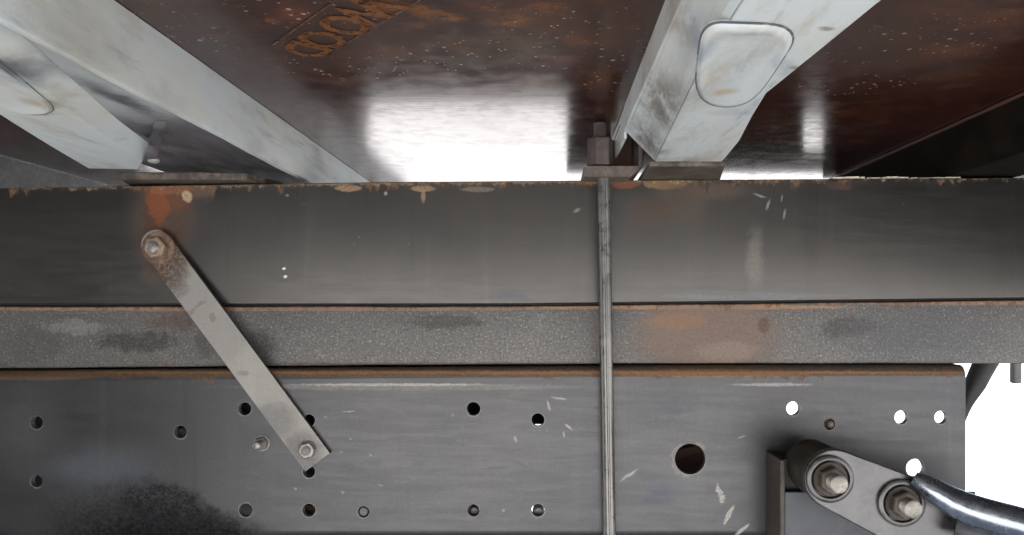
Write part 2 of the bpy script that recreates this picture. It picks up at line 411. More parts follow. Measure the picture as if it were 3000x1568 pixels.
M_WHITE_R = white_paint("dirty white paint right", [
    wm(2048, 160, 0.010, 0.05, -8, 0.9, (0.22, 0.27, 0.33), 0.7, 0.3), wm(2300, 200, 0.010, 0.05, 30, 0.9, (0.25, 0.30, 0.36), 0.6, 0.3),
    wm(2150, 330, 0.035, 0.015, 0, 0.9, (0.28, 0.33, 0.38), 0.5, 0.2), wm(2210, 90, 0.03, 0.01, 0, 0.9, (0.28, 0.30, 0.33), 0.6, 0.4),
    wm(2180, 170, 0.022, 0.06, 0, 0.9, (0.40, 0.42, 0.40), 0.6, 0.3), wm(2100, 220, 0.012, 0.04, 0, 0.9, (0.46, 0.40, 0.30), 0.6, 0.3),
    wm(2000, 470, 0.05, 0.03, 0, 0.9, (0.26, 0.24, 0.21), 0.7, 0.5),
    wm(1930, 330, 0.018, 0.12, 0, 0.8, (0.16, 0.14, 0.12), 0.95, 0.35, 0.165),
    wm(1900, 420, 0.028, 0.07, 0, 0.8, (0.10, 0.10, 0.10), 0.9, 0.4, 0.165),
    wm(1985, 200, 0.010, 0.05, 0, 0.9, (0.32, 0.23, 0.15), 0.6, 0.3),
    wm(2120, 268, 0.014, 0.012, 0, 0.9, (0.45, 0.33, 0.18), 0.7, 0.0),
    wm(2005, 100, 0.006, 0.003, 0, 0.7, (0.2, 0.19, 0.16), 0.8, 0), wm(2425, 83, 0.006, 0.004, 0, 0.7, (0.2, 0.19, 0.16), 0.8, 0),
    wm(2325, 198, 0.006, 0.004, 0, 0.7, (0.2, 0.19, 0.16), 0.8, 0),
    wm(2185, 180, 0.006, 0.03, 0, 0.8, (0.28, 0.29, 0.36), 0.6, 0.2),
])
M_GROOVE = simple("dark grimy groove", (0.07, 0.08, 0.10), 0.6, 0.0, (0.13, 0.15, 0.17), 90)
def seam_mat():
    s = NT("worn grime line", 0.6)
    n = s.noise(26, 3, 0.6)
    s.fin((0.10, 0.12, 0.14))
    s.L(s.ramp(n, 0.35, 0.6, 0.3, 1.0), s.b.inputs['Alpha'])
    return s.m
M_SEAM = seam_mat()
def grime_mat():
    s = NT("sooty groove paint", 0.42)
    co = s.warp(s.warp(s.pos, 0.02, 40), 0.006, 220)
    n = s.noise(60, 6, 0.7, stretch=(1, 0.3, 1))
    c = s.mix(s.ramp(n, 0.35, 0.7), (0.040, 0.040, 0.048), (0.13, 0.13, 0.15))
    for (x, y, rx, ry, col, st) in [(120, 190, 0.03, 0.07, (0.5, 0.53, 0.52), 0.85), (250, 250, 0.02, 0.05, (0.45, 0.47, 0.47), 0.7),
                                    (380, 400, 0.02, 0.05, (0.42, 0.44, 0.46), 0.8), (470, 430, 0.016, 0.05, (0.2, 0.2, 0.22), 0.7),
                                    (540, 445, 0.018, 0.04, (0.26, 0.26, 0.29), 0.7)]:
        m = s.blob(co, PZ(x, y, 0.166), (rx, ry), 0, 0.9, 'XY')
        c = s.mix(s.math('MULTIPLY', m, st), c, col)
    sx = s.n('ShaderNodeSeparateXYZ')
    s.L(co, sx.inputs[0])
    c = s.mix(s.ramp(sx.outputs[1], -0.17, -0.27, 0, 0.85), c, (0.46, 0.49, 0.49))
    m = s.blob(co, PZ(350, 290, 0.166), (0.016, 0.09), 0, 0.9, 'XY')
    c = s.mix(s.math('MULTIPLY', m, 0.9), c, (0.07, 0.08, 0.09))
    m = s.blob(co, PZ(700, 480, 0.166), (0.09, 0.16), 0, 0.6, 'XY')
    c = s.mix(s.math('MULTIPLY', m, 0.85), c, (0.018, 0.016, 0.018))
    return s.fin(c, s.ramp(n, 0.3, 0.7, 0.35, 0.6), s.bump(n, 0.4, 0.001))
M_GRIME = grime_mat()
M_ENDPL = simple("grimy end plate", (0.045, 0.036, 0.030), 0.6, 0.1, (0.16, 0.135, 0.115), 130)

# film-faced plywood
def ply_mat():
    s = NT("brown film faced plywood", 0.2, 0.0, 0.33)
    grain = s.noise(60, 5, 0.65, stretch=(0.10, 1.0, 1))
    gf = s.noise(200, 3, 0.6, stretch=(0.02, 1.0, 1))
    n1 = s.noise(9, 4, 0.6)
    n2 = s.noise(38, 5, 0.7)
    c = s.mix(s.ramp(n1, 0.35, 0.65), (0.030, 0.0105, 0.009), (0.045, 0.016, 0.012))
    c = s.mix(s.ramp(n2, 0.52, 0.72, 0, 0.7), c, (0.11, 0.042, 0.015))
    c = s.mix(s.ramp(grain, 0.55, 0.8, 0, 0.5), c, (0.055, 0.030, 0.022))
    co = s.warp(s.pos, 0.02, 50)
    br = s.noise(80, 5, 0.75, stretch=(0.5, 1, 1))
    for (x, y, rx, ry, a, colr, st) in [
        (1240, 30, 0.022, 0.016, 0, (0.22, 0.085, 0.012), 0.85), (1300, 52, 0.022, 0.012, 0, (0.22, 0.08, 0.012), 0.85),
        (1245, 75, 0.024, 0.010, 0, (0.16, 0.05, 0.01), 0.7),
        (860, 40, 0.020, 0.03, -30, (0.16, 0.045, 0.015), 0.7), (800, 60, 0.010, 0.012, 0, (0.2, 0.06, 0.02), 0.7),
        (940, 200, 0.03, 0.02, 0, (0.08, 0.035, 0.012), 0.6),
        (1500, 130, 0.05, 0.05, -30, (0.075, 0.04, 0.015), 0.7), (1640, 60, 0.03, 0.05, 0, (0.10, 0.035, 0.012), 0.7),
        (1780, 90, 0.03, 0.07, 0, (0.06, 0.03, 0.012), 0.7), (1640, 180, 0.03, 0.03, 0, (0.10, 0.02, 0.018), 0.6),
        (1450, 190, 0.06, 0.03, -30, (0.055, 0.035, 0.018), 0.6),
        (2760, 30, 0.05, 0.03, 0, (0.09, 0.03, 0.012), 0.7), (2640, 255, 0.06, 0.05, 0, (0.05, 0.02, 0.01), 0.6),
        (2240, 380, 0.05, 0.10, 0, (0.07, 0.035, 0.02), 0.6),
        (2650, 100, 0.05, 0.04, 0, (0.06, 0.03, 0.01), 0.5),
        (1500, 60, 0.03, 0.02, 0, (0.20, 0.065, 0.015), 0.8), (1130, 20, 0.02, 0.02, 0, (0.22, 0.08, 0.015), 0.8), (1430, 25, 0.03, 0.015, -20, (0.16, 0.05, 0.012), 0.7), (1590, 20, 0.03, 0.02, 0, (0.16, 0.05, 0.012), 0.7), (1000, 235, 0.035, 0.02, -30, (0.13, 0.05, 0.015), 0.7), (1150, 150, 0.04, 0.02, -30, (0.12, 0.04, 0.012), 0.7), (1750, 230, 0.03, 0.06, 0, (0.12, 0.05, 0.015), 0.7), (2900, 60, 0.04, 0.03, 0, (0.14, 0.05, 0.015), 0.7), (2860, 215, 0.06, 0.03, 0, (0.10, 0.04, 0.012), 0.7), (1700, 120, 0.04, 0.02, -20, (0.15, 0.05, 0.012), 0.7), (1350, 130, 0.03, 0.02, -30, (0.13, 0.05, 0.015), 0.6),
        (1560, 240, 0.05, 0.02, -20, (0.11, 0.05, 0.02), 0.7), (2780, 150, 0.05, 0.03, 0, (0.14, 0.045, 0.012), 0.7), (2500, 330, 0.05, 0.03, 0, (0.10, 0.03, 0.012), 0.7)]:
        p = PZ(x, y, ZP)
        m = s.blob(co, p, (rx, ry), math.radians(a), 0.9, 'XY')
        m = s.math('MULTIPLY', s.math('MULTIPLY', m, s.ramp(br, 0.35, 0.6)), st)
        c = s.mix(m, c, colr)
    # pale dried spatters, thick in some patches only
    vo = s.n('ShaderNodeTexVoronoi')
    vo.inputs['Scale'].default_value = 230
    s.L(s.pos, vo.inputs['Vector'])
    sz = s.n('ShaderNodeTexWhiteNoise', noise_dimensions='3D')
    s.L(vo.outputs['Position'], sz.inputs['Vector'])
    thr = s.math('MULTIPLY', s.math('POWER', sz.outputs['Value'], 6.0), 0.5)
    dot = s.ramp(s.math('SUBTRACT', thr, vo.outputs['Distance']), 0.0, 0.06)
    pr = None
    for (x, y, rx, ry) in [(560, 110, 0.05, 0.11), (880, 30, 0.08, 0.05), (1640, 40, 0.07, 0.08), (2700, 130, 0.10, 0.09),
                           (2520, 250, 0.09, 0.05), (950, 200, 0.12, 0.05), (1400, 170, 0.14, 0.06), (1800, 180, 0.05, 0.14)]:
        m = s.blob(co, PZ(x, y, ZP), (rx, ry), 0, 1.0, 'XY')
        pr = m if pr is None else s.math('MAXIMUM', pr, m)
    sp = s.math('MULTIPLY', dot, s.math('ADD', s.math('MULTIPLY', pr, 0.75), 0.0, clamp=True))
    c = s.mix(sp, c, (0.36, 0.30, 0.28))
    h = s.math('ADD', s.math('MULTIPLY', grain, 0.7), s.math('ADD', s.math('MULTIPLY', gf, 0.25), s.math('MULTIPLY', sp, 0.5)))
    b = s.bump(h, 0.24, 0.0007)
    r = s.math('ADD', s.ramp(n2, 0.3, 0.75, 0.15, 0.27), s.math('MULTIPLY', sp, 0.5), clamp=True)
    return s.fin(c, r, b)
M_PLY = ply_mat()

def ink(name, col):
    s = NT(name, 0.5)
    n = s.noise(190, 4, 0.7)
    n2 = s.noise(45, 4, 0.7)
    s.fin(s.mix(s.ramp(n2, 0.3, 0.7), col, tuple(v * 0.5 for v in col)))
    a = s.math('MULTIPLY', s.ramp(n, 0.30, 0.5), s.ramp(n2, 0.30, 0.5, 0.35, 0.9))
    s.L(a, s.b.inputs['Alpha'])
    return s.m
M_INK = ink("worn orange stencil ink", (0.24, 0.085, 0.012))
M_INKL = ink("faded brown line ink", (0.16, 0.07, 0.045))

def ground_mat():
    s = NT("pale concrete", 0.85)
    n = s.noise(1.2, 6, 0.6)
    n2 = s.noise(30, 5, 0.7)
    c = s.mix(s.ramp(n, 0.3, 0.7), (0.46, 0.45, 0.43), (0.55, 0.54, 0.52))
    c = s.mix(s.ramp(n2, 0.5, 0.8, 0, 0.3), c, (0.36, 0.35, 0.33))
    return s.fin(c, None, s.bump(n2, 0.4, 0.004))
M_GROUND = ground_mat()

# ------------------------------------------------------------------ object helpers
def link(name, bm, mat, parent=None, smooth=False, bevel=0.0, seg=2, ang=40):
    me = bpy.data.meshes.new(name)
    bmesh.ops.recalc_face_normals(bm, faces=bm.faces[:])
    bm.to_mesh(me)
    bm.free()
    me.materials.append(mat)
    if smooth:
        for p in me.polygons:
            p.use_smooth = True
        try:
            me.set_sharp_from_angle(angle=math.radians(45))
        except Exception:
            pass
    o = bpy.data.objects.new(name, me)
    COL.objects.link(o)
    if parent is not None:
        o.parent = parent
        o.matrix_parent_inverse = parent.matrix_world.inverted()
    if bevel > 0:
        md = o.modifiers.new("bevel", 'BEVEL')
        md.width = bevel
        md.segments = seg
        md.limit_method = 'ANGLE'
        md.angle_limit = math.radians(ang)
        md.harden_normals = False
    return o

def tag(o, label=None, cat=None, group=None, kind=None):
    if label: o['label'] = label
    if cat: o['category'] = cat
    if group: o['group'] = group
    if kind: o['kind'] = kind
    return o

def thing(name, loc, label, cat, group=None):
    o = bpy.data.objects.new(name, None)
    o.empty_display_size = 0.02
    COL.objects.link(o)
    o.location = loc
    o.matrix_world = Matrix.Translation(loc)
    return tag(o, label, cat, group)

def prism(bm, pts, d):
    """closed solid: polygon pts moved by vector d"""
    a = [bm.verts.new(p) for p in pts]
    b = [bm.verts.new(p + d) for p in pts]
    n = len(a)
    bm.faces.new(a)
    bm.faces.new(b[::-1])
    for i in range(n):
        bm.faces.new((a[i], b[i], b[(i + 1) % n], a[(i + 1) % n]))
    return bm

def box(bm, lo, hi):
    x0, y0, z0 = lo
    x1, y1, z1 = hi
    return prism(bm, [Vector((x0, y0, z0)), Vector((x1, y0, z0)), Vector((x1, y0, z1)), Vector((x0, y0, z1))], Vector((0, y1 - y0, 0)))

def ring_loft(bm, rings, cap=True):
    vs = [[bm.verts.new(p) for p in r] for r in rings]
    n = len(vs[0])
    for a, b in zip(vs, vs[1:]):
        for i in range(n):
            bm.faces.new((a[i], a[(i + 1) % n], b[(i + 1) % n], b[i]))
    if cap:
        bm.faces.new(vs[0][::-1])
        bm.faces.new(vs[-1])
    return bm

def circ(c, r, n=32, axis='Y', ph=0.0, lump=0.0):
    out = []
    for i in range(n):
        a = ph + 2 * math.pi * i / n
        rr = r * (1 + lump * math.sin(3 * a + 1))
        if axis == 'Y':
            out.append(Vector((c[0] + rr * math.cos(a), c[1], c[2] + rr * math.sin(a))))
        else:
            out.append(Vector((c[0] + rr * math.cos(a), c[1] + rr * math.sin(a), c[2])))
    return out

def ycyl(bm, x, z, y0, y1, r, n=32, ph=0.0, ch=0.0008):
    """cylinder along Y, chamfered front end (y0 is nearer the camera)"""
    return ring_loft(bm, [circ((x, y0, z), r - ch, n, ph=ph), circ((x, y0 + ch, z), r, n, ph=ph), circ((x, y1, z), r, n, ph=ph)])

def stud(bm, x, z, y0, y1, r):
    """threaded stud along Y"""
    rings = [circ((x, y0, z), r * 0.82, 24)]
    y = y0 + 0.0006
    k = 0
    while y < y1:
        rings.append(circ((x, y, z), r if k % 2 == 0 else r * 0.87, 24))
        y += 0.0007
        k += 1
    rings.append(circ((x, y1, z), r, 24))
    return ring_loft(bm, rings)

def chaikin(pts, it=2):
    for _ in range(it):
        q = []
        for i in range(len(pts)):
            a, b = pts[i], pts[(i + 1) % len(pts)]
            q += [a * 0.75 + b * 0.25, a * 0.25 + b * 0.75]
        pts = q
    return pts

def tube(bm, path, radii, n=20, squash=1.0):
    rings = []
    for i, p in enumerate(path):
        t = (path[min(i + 1, len(path) - 1)] - path[max(i - 1, 0)]).normalized()
        u = t.cross(Vector((0, 1, 0)))
        if u.length < 1e-3:
            u = t.cross(Vector((1, 0, 0)))
        u.normalize()
        v = t.cross(u).normalized()
        rings.append([p + (u * math.cos(2 * math.pi * k / n) + v * squash * math.sin(2 * math.pi * k / n)) * radii[i] for k in range(n)])
    return ring_loft(bm, rings)

def smooth_path(ctrl, rad, sub=6):
    out, rr = [], []
    for i in range(len(ctrl) - 1):
        p0, p1, p2, p3 = ctrl[max(i - 1, 0)], ctrl[i], ctrl[i + 1], ctrl[min(i + 2, len(ctrl) - 1)]
        for k in range(sub):
            t = k / sub
            out.append(0.5 * ((2 * p1) + (p2 - p0) * t + (2 * p0 - 5 * p1 + 4 * p2 - p3) * t * t + (3 * p1 - p0 - 3 * p2 + p3) * t ** 3))
            rr.append(rad[i] * (1 - t) + rad[i + 1] * t)
    out.append(ctrl[-1])
    rr.append(rad[-1])
    return out, rr

def lerp_tab(tab, x):
    if x <= tab[0][0]:
        a, b = tab[0], tab[1]
    elif x >= tab[-1][0]:
        a, b = tab[-2], tab[-1]
    else:
        for a, b in zip(tab, tab[1:]):
            if a[0] <= x <= b[0]:
                break
    t = (x - a[0]) / (b[0] - a[0])
    return a[1] * (1 - t) + b[1] * t

# ------------------------------------------------------------------ ground
bm = bmesh.new()
v = [bm.verts.new(p) for p in ((-400, -400, -0.85), (400, -400, -0.85), (400, 400, -0.85), (-400, 400, -0.85))]
bm.faces.new(v)
tag(link("ground", bm, M_GROUND), kind='structure')

# ------------------------------------------------------------------ plywood deck
deck = bmesh.new()
box(deck, (-2.6, -1.75, ZP), (2.6, 1.35, ZP + 0.018))
deck = link("plywood_deck", deck, M_PLY)
tag(deck, "dark brown glossy plywood floor panel overhead with orange stencil letters and pale spatters", "plywood panel")

# stencilled word between two ruled lines
rd = Vector((-0.65, 0.76, 0)).normalized()
up = Vector((0.76, 0.65, 0)).normalized()
rot = Matrix((rd, up, Vector((0, 0, -1)))).transposed().to_4x4()
def stamp(ch, c, size, sx=1.0):
    cu = bpy.data.curves.new("stencil_letter", 'FONT')
    cu.body = ch
    cu.size = size
    cu.align_x = 'CENTER'
    cu.align_y = 'CENTER'
    cu.extrude = 0.0
    cu.offset = 0.0014
    tmp = bpy.data.objects.new("tmp", cu)
    COL.objects.link(tmp)
    dg = bpy.context.evaluated_depsgraph_get()
    me = bpy.data.meshes.new_from_object(tmp.evaluated_get(dg))
    bpy.data.objects.remove(tmp)
    me.name = "stencil_letter"
    me.materials.clear()
    me.materials.append(M_INK)
    o = bpy.data.objects.new("stencil_letter", me)
    COL.objects.link(o)
    o.parent = deck
    o.matrix_world = Matrix.Translation(c + Vector((0, 0, -0.0006))) @ rot @ Matrix.Diagonal((sx, 1, 1, 1))
    o['label'] = "worn orange stencil letter " + ch
    return o
for ch, x, y, sz in (("W", 1066, 27, 0.050), ("O", 1004, 71, 0.050), ("O", 938, 113, 0.050), ("D", 893, 143, 0.050)):
    stamp(ch, PZ(x, y, ZP), sz, 0.92)
def ruled(a, b, wd):
    bm = bmesh.new()
    A, B = PZ(a[0], a[1], ZP - 0.0006), PZ(b[0], b[1], ZP - 0.0006)
    t = (B - A).normalized()
    nn = Vector((-t.y, t.x, 0)) * wd
    n = 14
    L1 = [bm.verts.new(A.lerp(B, i / n) + nn * random.uniform(0.7, 1.2)) for i in range(n + 1)]
    L2 = [bm.verts.new(A.lerp(B, i / n) - nn * random.uniform(0.7, 1.2)) for i in range(n + 1)]
    for i in range(n):
        bm.faces.new((L1[i], L1[i + 1], L2[i + 1], L2[i]))
    return link("ruled_line", bm, M_INKL, deck)
ruled((797, 134), (1010, -18), 0.0011)
ruled((946, 168), (1262, -18), 0.0011)

# ------------------------------------------------------------------ upper subframe beam
BX0, BX1 = -900, 3900
TOP = [(0, 551), (1100, 533), (1750, 528), (3000, 520)]
BOT = [(0, 892), (600, 893), (1500, 892), (2300, 883), (3000, 874)]
SPT = [(0, 899), (600, 899), (1500, 898), (2300, 889), (3000, 880)]
SPB = [(0, 1080), (1100, 1070), (2000, 1065), (3000, 1066)]
RLT = [(0, 1088), (1100, 1079), (2000, 1073), (2830, 1071)]

def section_beam(name, top, bot, yf, yb, r, mat, x0=BX0, x1=BX1, step=60, wob=0.0, gap=0.0):
    bm = bmesh.new()
    rings = []
    X = x0
    ph = random.random() * 6
    while X <= x1 + 1e-6:
        zt = P(0, lerp_tab(top, X), yf).z + wob * math.sin(X * 0.013 + ph)
        zb = P(0, lerp_tab(bot, X), yf).z + wob * math.sin(X * 0.017 + ph)
        xx = P(X, 0, yf).x
        ring = []
        for (cy, cz, a0) in ((yf + r, zb + r, 180), (yf + r, zt - r, 90)):
            pts = []
            for k in range(6):
                a = math.radians(270 - 90 * k / 5) if a0 == 180 else math.radians(180 - 90 * k / 5)
                pts.append(Vector((xx, cy + r * math.cos(a), cz + r * math.sin(a))))
            ring += pts
        ring += [Vector((xx, yb, zt)), Vector((xx, yb, zb))]
        rings.append(ring)
        X += step
    ring_loft(bm, rings)
    return link(name, bm, mat, smooth=True)

beam = section_beam("subframe_beam", TOP, BOT, 0.0, 0.06, 0.0022, M_BEAM)
tag(beam, "long charcoal steel subframe beam with rust patch above the upper bolt, topmost of the horizontal members", "steel beam")
spacer = section_beam("spacer_strip", SPT, SPB, 0.003, 0.058, 0.0016, M_SPACER, wob=0.0002)
tag(spacer, "mottled grey spacer strip with a tan stain, sandwiched between the two long beams", "spacer strip")

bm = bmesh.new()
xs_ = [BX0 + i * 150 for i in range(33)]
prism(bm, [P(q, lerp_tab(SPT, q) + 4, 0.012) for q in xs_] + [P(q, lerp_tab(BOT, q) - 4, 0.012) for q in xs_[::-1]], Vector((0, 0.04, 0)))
link("seam_shade_strip", bm, M_BLACK, spacer)  # black strip stands in for the gap's shadow and stops light leaking

# ------------------------------------------------------------------ chassis rail with holes
YR = -0.012
TH = 0.008
RR = 0.012
bm = bmesh.new()
xe = 2829
def rt(X):   # height of the rail's top edge
    return P(0, lerp_tab(RLT, X), YR).z
stations = [BX0 + i * (xe - BX0) / 50 for i in range(51)]
topv = [bm.verts.new(Vector((P(X, 0, YR).x, YR, rt(X) - RR))) for X in stations]
ZL = P(0, 1555, YR).z
lowv = [bm.verts.new(Vector((P(X, 0, YR).x, YR, ZL))) for X in stations[::-1]]
loop = topv + lowv
edges = [bm.edges.new((loop[i], loop[(i + 1) % len(loop)])) for i in range(len(loop))]
for (hx, hy, hr) in HOLES:
    c = P(hx, hy, YR)
    r = hr * (YR - CAMY) / FPX
    hv = [bm.verts.new(p) for p in circ(c, r, 32)]
    edges += [bm.edges.new((hv[i], hv[(i + 1) % 32])) for i in range(32)]
bmesh.ops.triangle_fill(bm, use_beauty=True, use_dissolve=False, edges=edges)
ff = bm.faces[:]
ex = bmesh.ops.extrude_face_region(bm, geom=ff)
bmesh.ops.translate(bm, vec=(0, TH, 0), verts=[g for g in ex['geom'] if isinstance(g, bmesh.types.BMVert)])
# hole rims get a small chamfer ring of their own through the bevel below; top bend and flange
def bend(bm, zs, sgn, back):
    rings = []
    for X in stations:
        xx = P(X, 0, YR).x
        z0 = zs(X)
        ring = []
        for k in range(9):
            a = math.radians(90 * k / 8)
            ring.append(Vector((xx, YR + RR - RR * math.cos(a), z0 + sgn * RR * math.sin(a))))
        ring.append(Vector((xx, back, z0 + sgn * RR)))
        ring.append(Vector((xx, back, z0 + sgn * (RR - TH))))
        for k in range(8, -1, -1):
            a = math.radians(90 * k / 8)
            ring.append(Vector((xx, YR + RR - (RR - TH) * math.cos(a), z0 + sgn * (RR - TH) * math.sin(a))))
        rings.append(ring)
    ring_loft(bm, rings)
bend(bm, lambda X: rt(X) - RR, 1, 0.056)
bend(bm, lambda X: ZL, -1, 0.056)
bmesh.ops.remove_doubles(bm, verts=bm.verts[:], dist=0.00005)
rail = link("chassis_rail", bm, M_RAIL, smooth=True)
for p in rail.data.polygons:
    if abs(p.normal.y) > 0.9995:
        p.use_smooth = False
tag(rail, "grey chassis rail drilled with round holes, lowest of the three long horizontal members", "chassis rail")

# plugs sitting in some holes of the rail
def plug(x, y, r, yf, mat, name="hole_plug"):
    bm = bmesh.new()
    c = P(x, y, yf)
    rr = r * (yf - CAMY) / FPX
    ycyl(bm, c.x, c.z, yf, yf + 0.02, rr, 24, ch=rr * 0.25)
    return link(name, bm, mat, rail, smooth=True)
plug(530, 1268, 13, 0.006, M_PLUG)
plug(717, 1198, 17, 0.012, M_BLACK)
plug(905, 1495, 17, 0.010, M_RUSTPL)
plug(1389, 1500, 14, -0.001, M_PLUG)
plug(1577, 1503, 17, 0.002, M_BAR)
plug(1065, 1500, 15, -0.008, M_PLUG)

# ------------------------------------------------------------------ things behind the rail
bm = bmesh.new()
box(bm, (-1.4, 0.12, -0.34), (-0.052, 0.14, -0.015))
box(bm, (-0.052, 0.125, -0.1575), (0.10, 0.14, -0.015))
box(bm, (0.02, 0.125, -0.34), (0.10, 0.14, -0.1575))
o = link("dark_backing", bm, M_BLACK, bevel=0.002)  # dark backing added so the left holes look black
tag(o, "black backing added behind the chassis rail to darken its left holes", "liner plate")
bm = bmesh.new()
tube(bm, [Vector((-1.4, 0.13, 0.128)), Vector((-0.3, 0.13, 0.130)), Vector((0.35, 0.13, 0.128))], [0.02, 0.02, 0.02], 24)
o = link("blocker_pipe", bm, M_BLACK, smooth=True)  # added only to block the upper part of the plywood reflection
tag(o, "black pipe added unseen behind the subframe beam to cut the plywood reflection", "pipe")
bm = bmesh.new()
box(bm, (0.12, 0.09, -0.26), (0.26, 0.10, -0.12))
prism(bm, [Vector((0.12, 0.07, -0.195)), Vector((0.26, 0.07, -0.155)), Vector((0.26, 0.07, -0.165)), Vector((0.12, 0.07, -0.207))], Vector((0, 0.02, 0)))
o = link("rusty_stiffener", bm, M_RUSTPL, bevel=0.001)
tag(o, "rusty brown stiffener behind the largest dark hole of the chassis rail", "stiffener")

bm = bmesh.new()
rings = []
for X in (-1.7, -1.69, -0.398, -0.388):
    rr = 0.20 if X in (-1.69, -0.398) else 0.185
    rings.append([Vector((X, 0.60 + rr * math.cos(a) * 1.0, -0.075 + rr * math.sin(a))) for a in [2 * math.pi * i / 40 for i in range(40)]])
ring_loft(bm, rings)
o = link("blocker_tank", bm, M_BLACK, smooth=True)  # dark shape added to bound the bright plywood reflection at its left
tag(o, "black round shape added behind the beams to cut off the reflection at left", "tank")
bm = bmesh.new()
box(bm, (0.035, 0.35, -0.05), (0.424, 0.39, 0.20))
box(bm, (0.424, 0.35, -0.05), (0.470, 0.39, 0.11))
box(bm, (0.424, 0.35, 0.165), (0.470, 0.39, 0.20))
box(bm, (0.470, 0.35, -0.05), (1.6, 0.39, 0.21))
o = link("reflection_blocker", bm, M_VOID)  # added to darken the plywood reflection; its gap leaves one bright spot
tag(o, "black unseen block added behind the long beams to darken the reflection at right", "cross beam")

# black hose behind the rail end
bm = bmesh.new()
pa, ra = smooth_path([P(2955, 960, 0.10), P(2895, 1050, 0.10), P(2857, 1125, 0.10), P(2822, 1200, 0.10), P(2806, 1300, 0.10), P(2806, 1620, 0.10)], [0.013, 0.0145, 0.013, 0.008, 0.005, 0.005])
tube(bm, pa, ra)
o = link("rubber_hose", bm, M_RUBBER, smooth=True)
tag(o, "black rubber hose slanting down behind the right end of the chassis rail", "hose")
# stud under the spacer
bm = bmesh.new()
c = P(2976, 1060, 0.02)
ring_loft(bm, [circ((c.x, c.y, P(0, 1123, 0.02).z), 0.0045, 20, 'Z'), circ((c.x, c.y, P(0, 1120, 0.02).z), 0.0062, 20, 'Z'), circ((c.x, c.y, c.z + 0.01), 0.0062, 20, 'Z')])
o = link("hanging_stud", bm, M_PLUG, smooth=True)
tag(o, "short grey stud hanging under the spacer strip at the far right", "stud")

# ------------------------------------------------------------------ flat brace bar
top_c, bot_c = P(458, 716, -0.006), P(915, 1338, -0.021)
bm = bmesh.new()
A = Vector((458, 718)); B = Vector((930, 1355))
t = (B - A).normalized()
nn = Vector((-t.y, t.x))
W = 45.0
out = []
for k in range(13):
    a = math.radians(90 + 180 * k / 12)
    out.append(A + t * (W * math.cos(a)) + nn * (W * math.sin(a)))
out2 = [B - nn * W, B + nn * W]
pts2 = out + out2
L = (B - A).length
def bar_y(p):
    s_ = max(0, (p - A).dot(t)) / L
    return -0.009 - 0.009 * min(1, s_ / 0.5)
# split into strips so the slight bend is smooth
bm = bmesh.new()
secs = []
front = [Vector((P(p.x, p.y, bar_y(p)).x, bar_y(p), P(p.x, p.y, bar_y(p)).z)) for p in out]
vf = [bm.verts.new(p) for p in front]
vb = [bm.verts.new(p + Vector((0, 0.005, 0))) for p in front]
bm.faces.new(vf); bm.faces.new(vb[::-1])
for i in range(len(vf) - 1):
    bm.faces.new((vf[i], vb[i], vb[i + 1], vf[i + 1]))
prev = (vf[0], vf[-1], vb[0], vb[-1])
for k in range(1, 13):
    c = A.lerp(B, k / 12)
    q = []
    for sg in (1, -1):
        p2 = c + nn * W * sg
        y = bar_y(c)
        q.append(P(p2.x, p2.y, y))
    a, b = bm.verts.new(q[0]), bm.verts.new(q[1])
    d, e = bm.verts.new(q[0] + Vector((0, 0.005, 0))), bm.verts.new(q[1] + Vector((0, 0.005, 0)))
    bm.faces.new((prev[0], a, b, prev[1])); bm.faces.new((prev[2], prev[3], e, d))
    bm.faces.new((prev[0], prev[2], d, a)); bm.faces.new((prev[1], b, e, prev[3]))
    prev = (a, b, d, e)
bm.faces.new((prev[0], prev[2], prev[3], prev[1]))
o = link("brace_bar", bm, M_BAR)
o.data.materials.append(M_CLAMPD)  # dark cut edges, also painting the shadow line beside the strap
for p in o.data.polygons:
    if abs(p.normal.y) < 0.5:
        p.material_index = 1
tag(o, "pale grey flat steel strap running diagonally from beam to chassis rail", "brace strap")

# ------------------------------------------------------------------ bolts
def hex_bolt(x, y, yb, rw, rn, tn, rs, ls, label, mw, mn, ms, tilt=0.0, group="bolts on the chassis rail", tw=0.002, ph=0.2, name="hex_bolt"):
    """yb: face it sits on; radii in metres"""
    c = P(x, y, yb)
    e = thing(name, c, label, "bolt", group)
    bm = bmesh.new(); ycyl(bm, c.x, c.z, yb - tw, yb + 0.0002, rw, 36, ch=0.0005); link("washer", bm, mw, e, smooth=True)
    bm = bmesh.new()
    y1 = yb - tw - 0.0001
    rings = [circ((c.x, y1 - tn, c.z), rn * 0.86, 6, ph=ph), circ((c.x, y1 - tn + 0.0012, c.z), rn, 6, ph=ph), circ((c.x, y1, c.z), rn, 6, ph=ph)]
    ring_loft(bm, rings); link("nut", bm, mn, e, bevel=0.0004)
    bm = bmesh.new(); stud(bm, c.x, c.z, y1 - tn - ls, y1 - tn + 0.001, rs); link("stud", bm, ms, e, smooth=True)
    return e
hex_bolt(466, 727, -0.0091, 0.0190, 0.0125, 0.009, 0.0065, 0.006, "rusty bolt with a wide washer at the top end of the diagonal strap", M_WASHR, M_NUTRUST, M_NUT, tw=0.003)
hex_bolt(902, 1318, -0.0182, 0.0105, 0.0100, 0.006, 0.0052, 0.003, "pale bolt at the lower end of the diagonal strap", M_BAR, M_NUT, M_BAR, tw=0.001)
hex_bolt(768, 1298, YR, 0.0095, 0.0082, 0.005, 0.0040, 0.012, "small bolt on the chassis rail just left of the lower strap end", M_BAR, M_PLUG, M_NUT, tw=0.001)
hex_bolt(2432, 1243, YR + 0.0065, 0.0078, 0.0060, 0.003, 0.003, 0.001, "small rusty bolt sunk in the chassis rail above the right link arm", M_CLAMP, M_CLAMPD, M_NUTRUST, tw=0.001, ph=0.7)

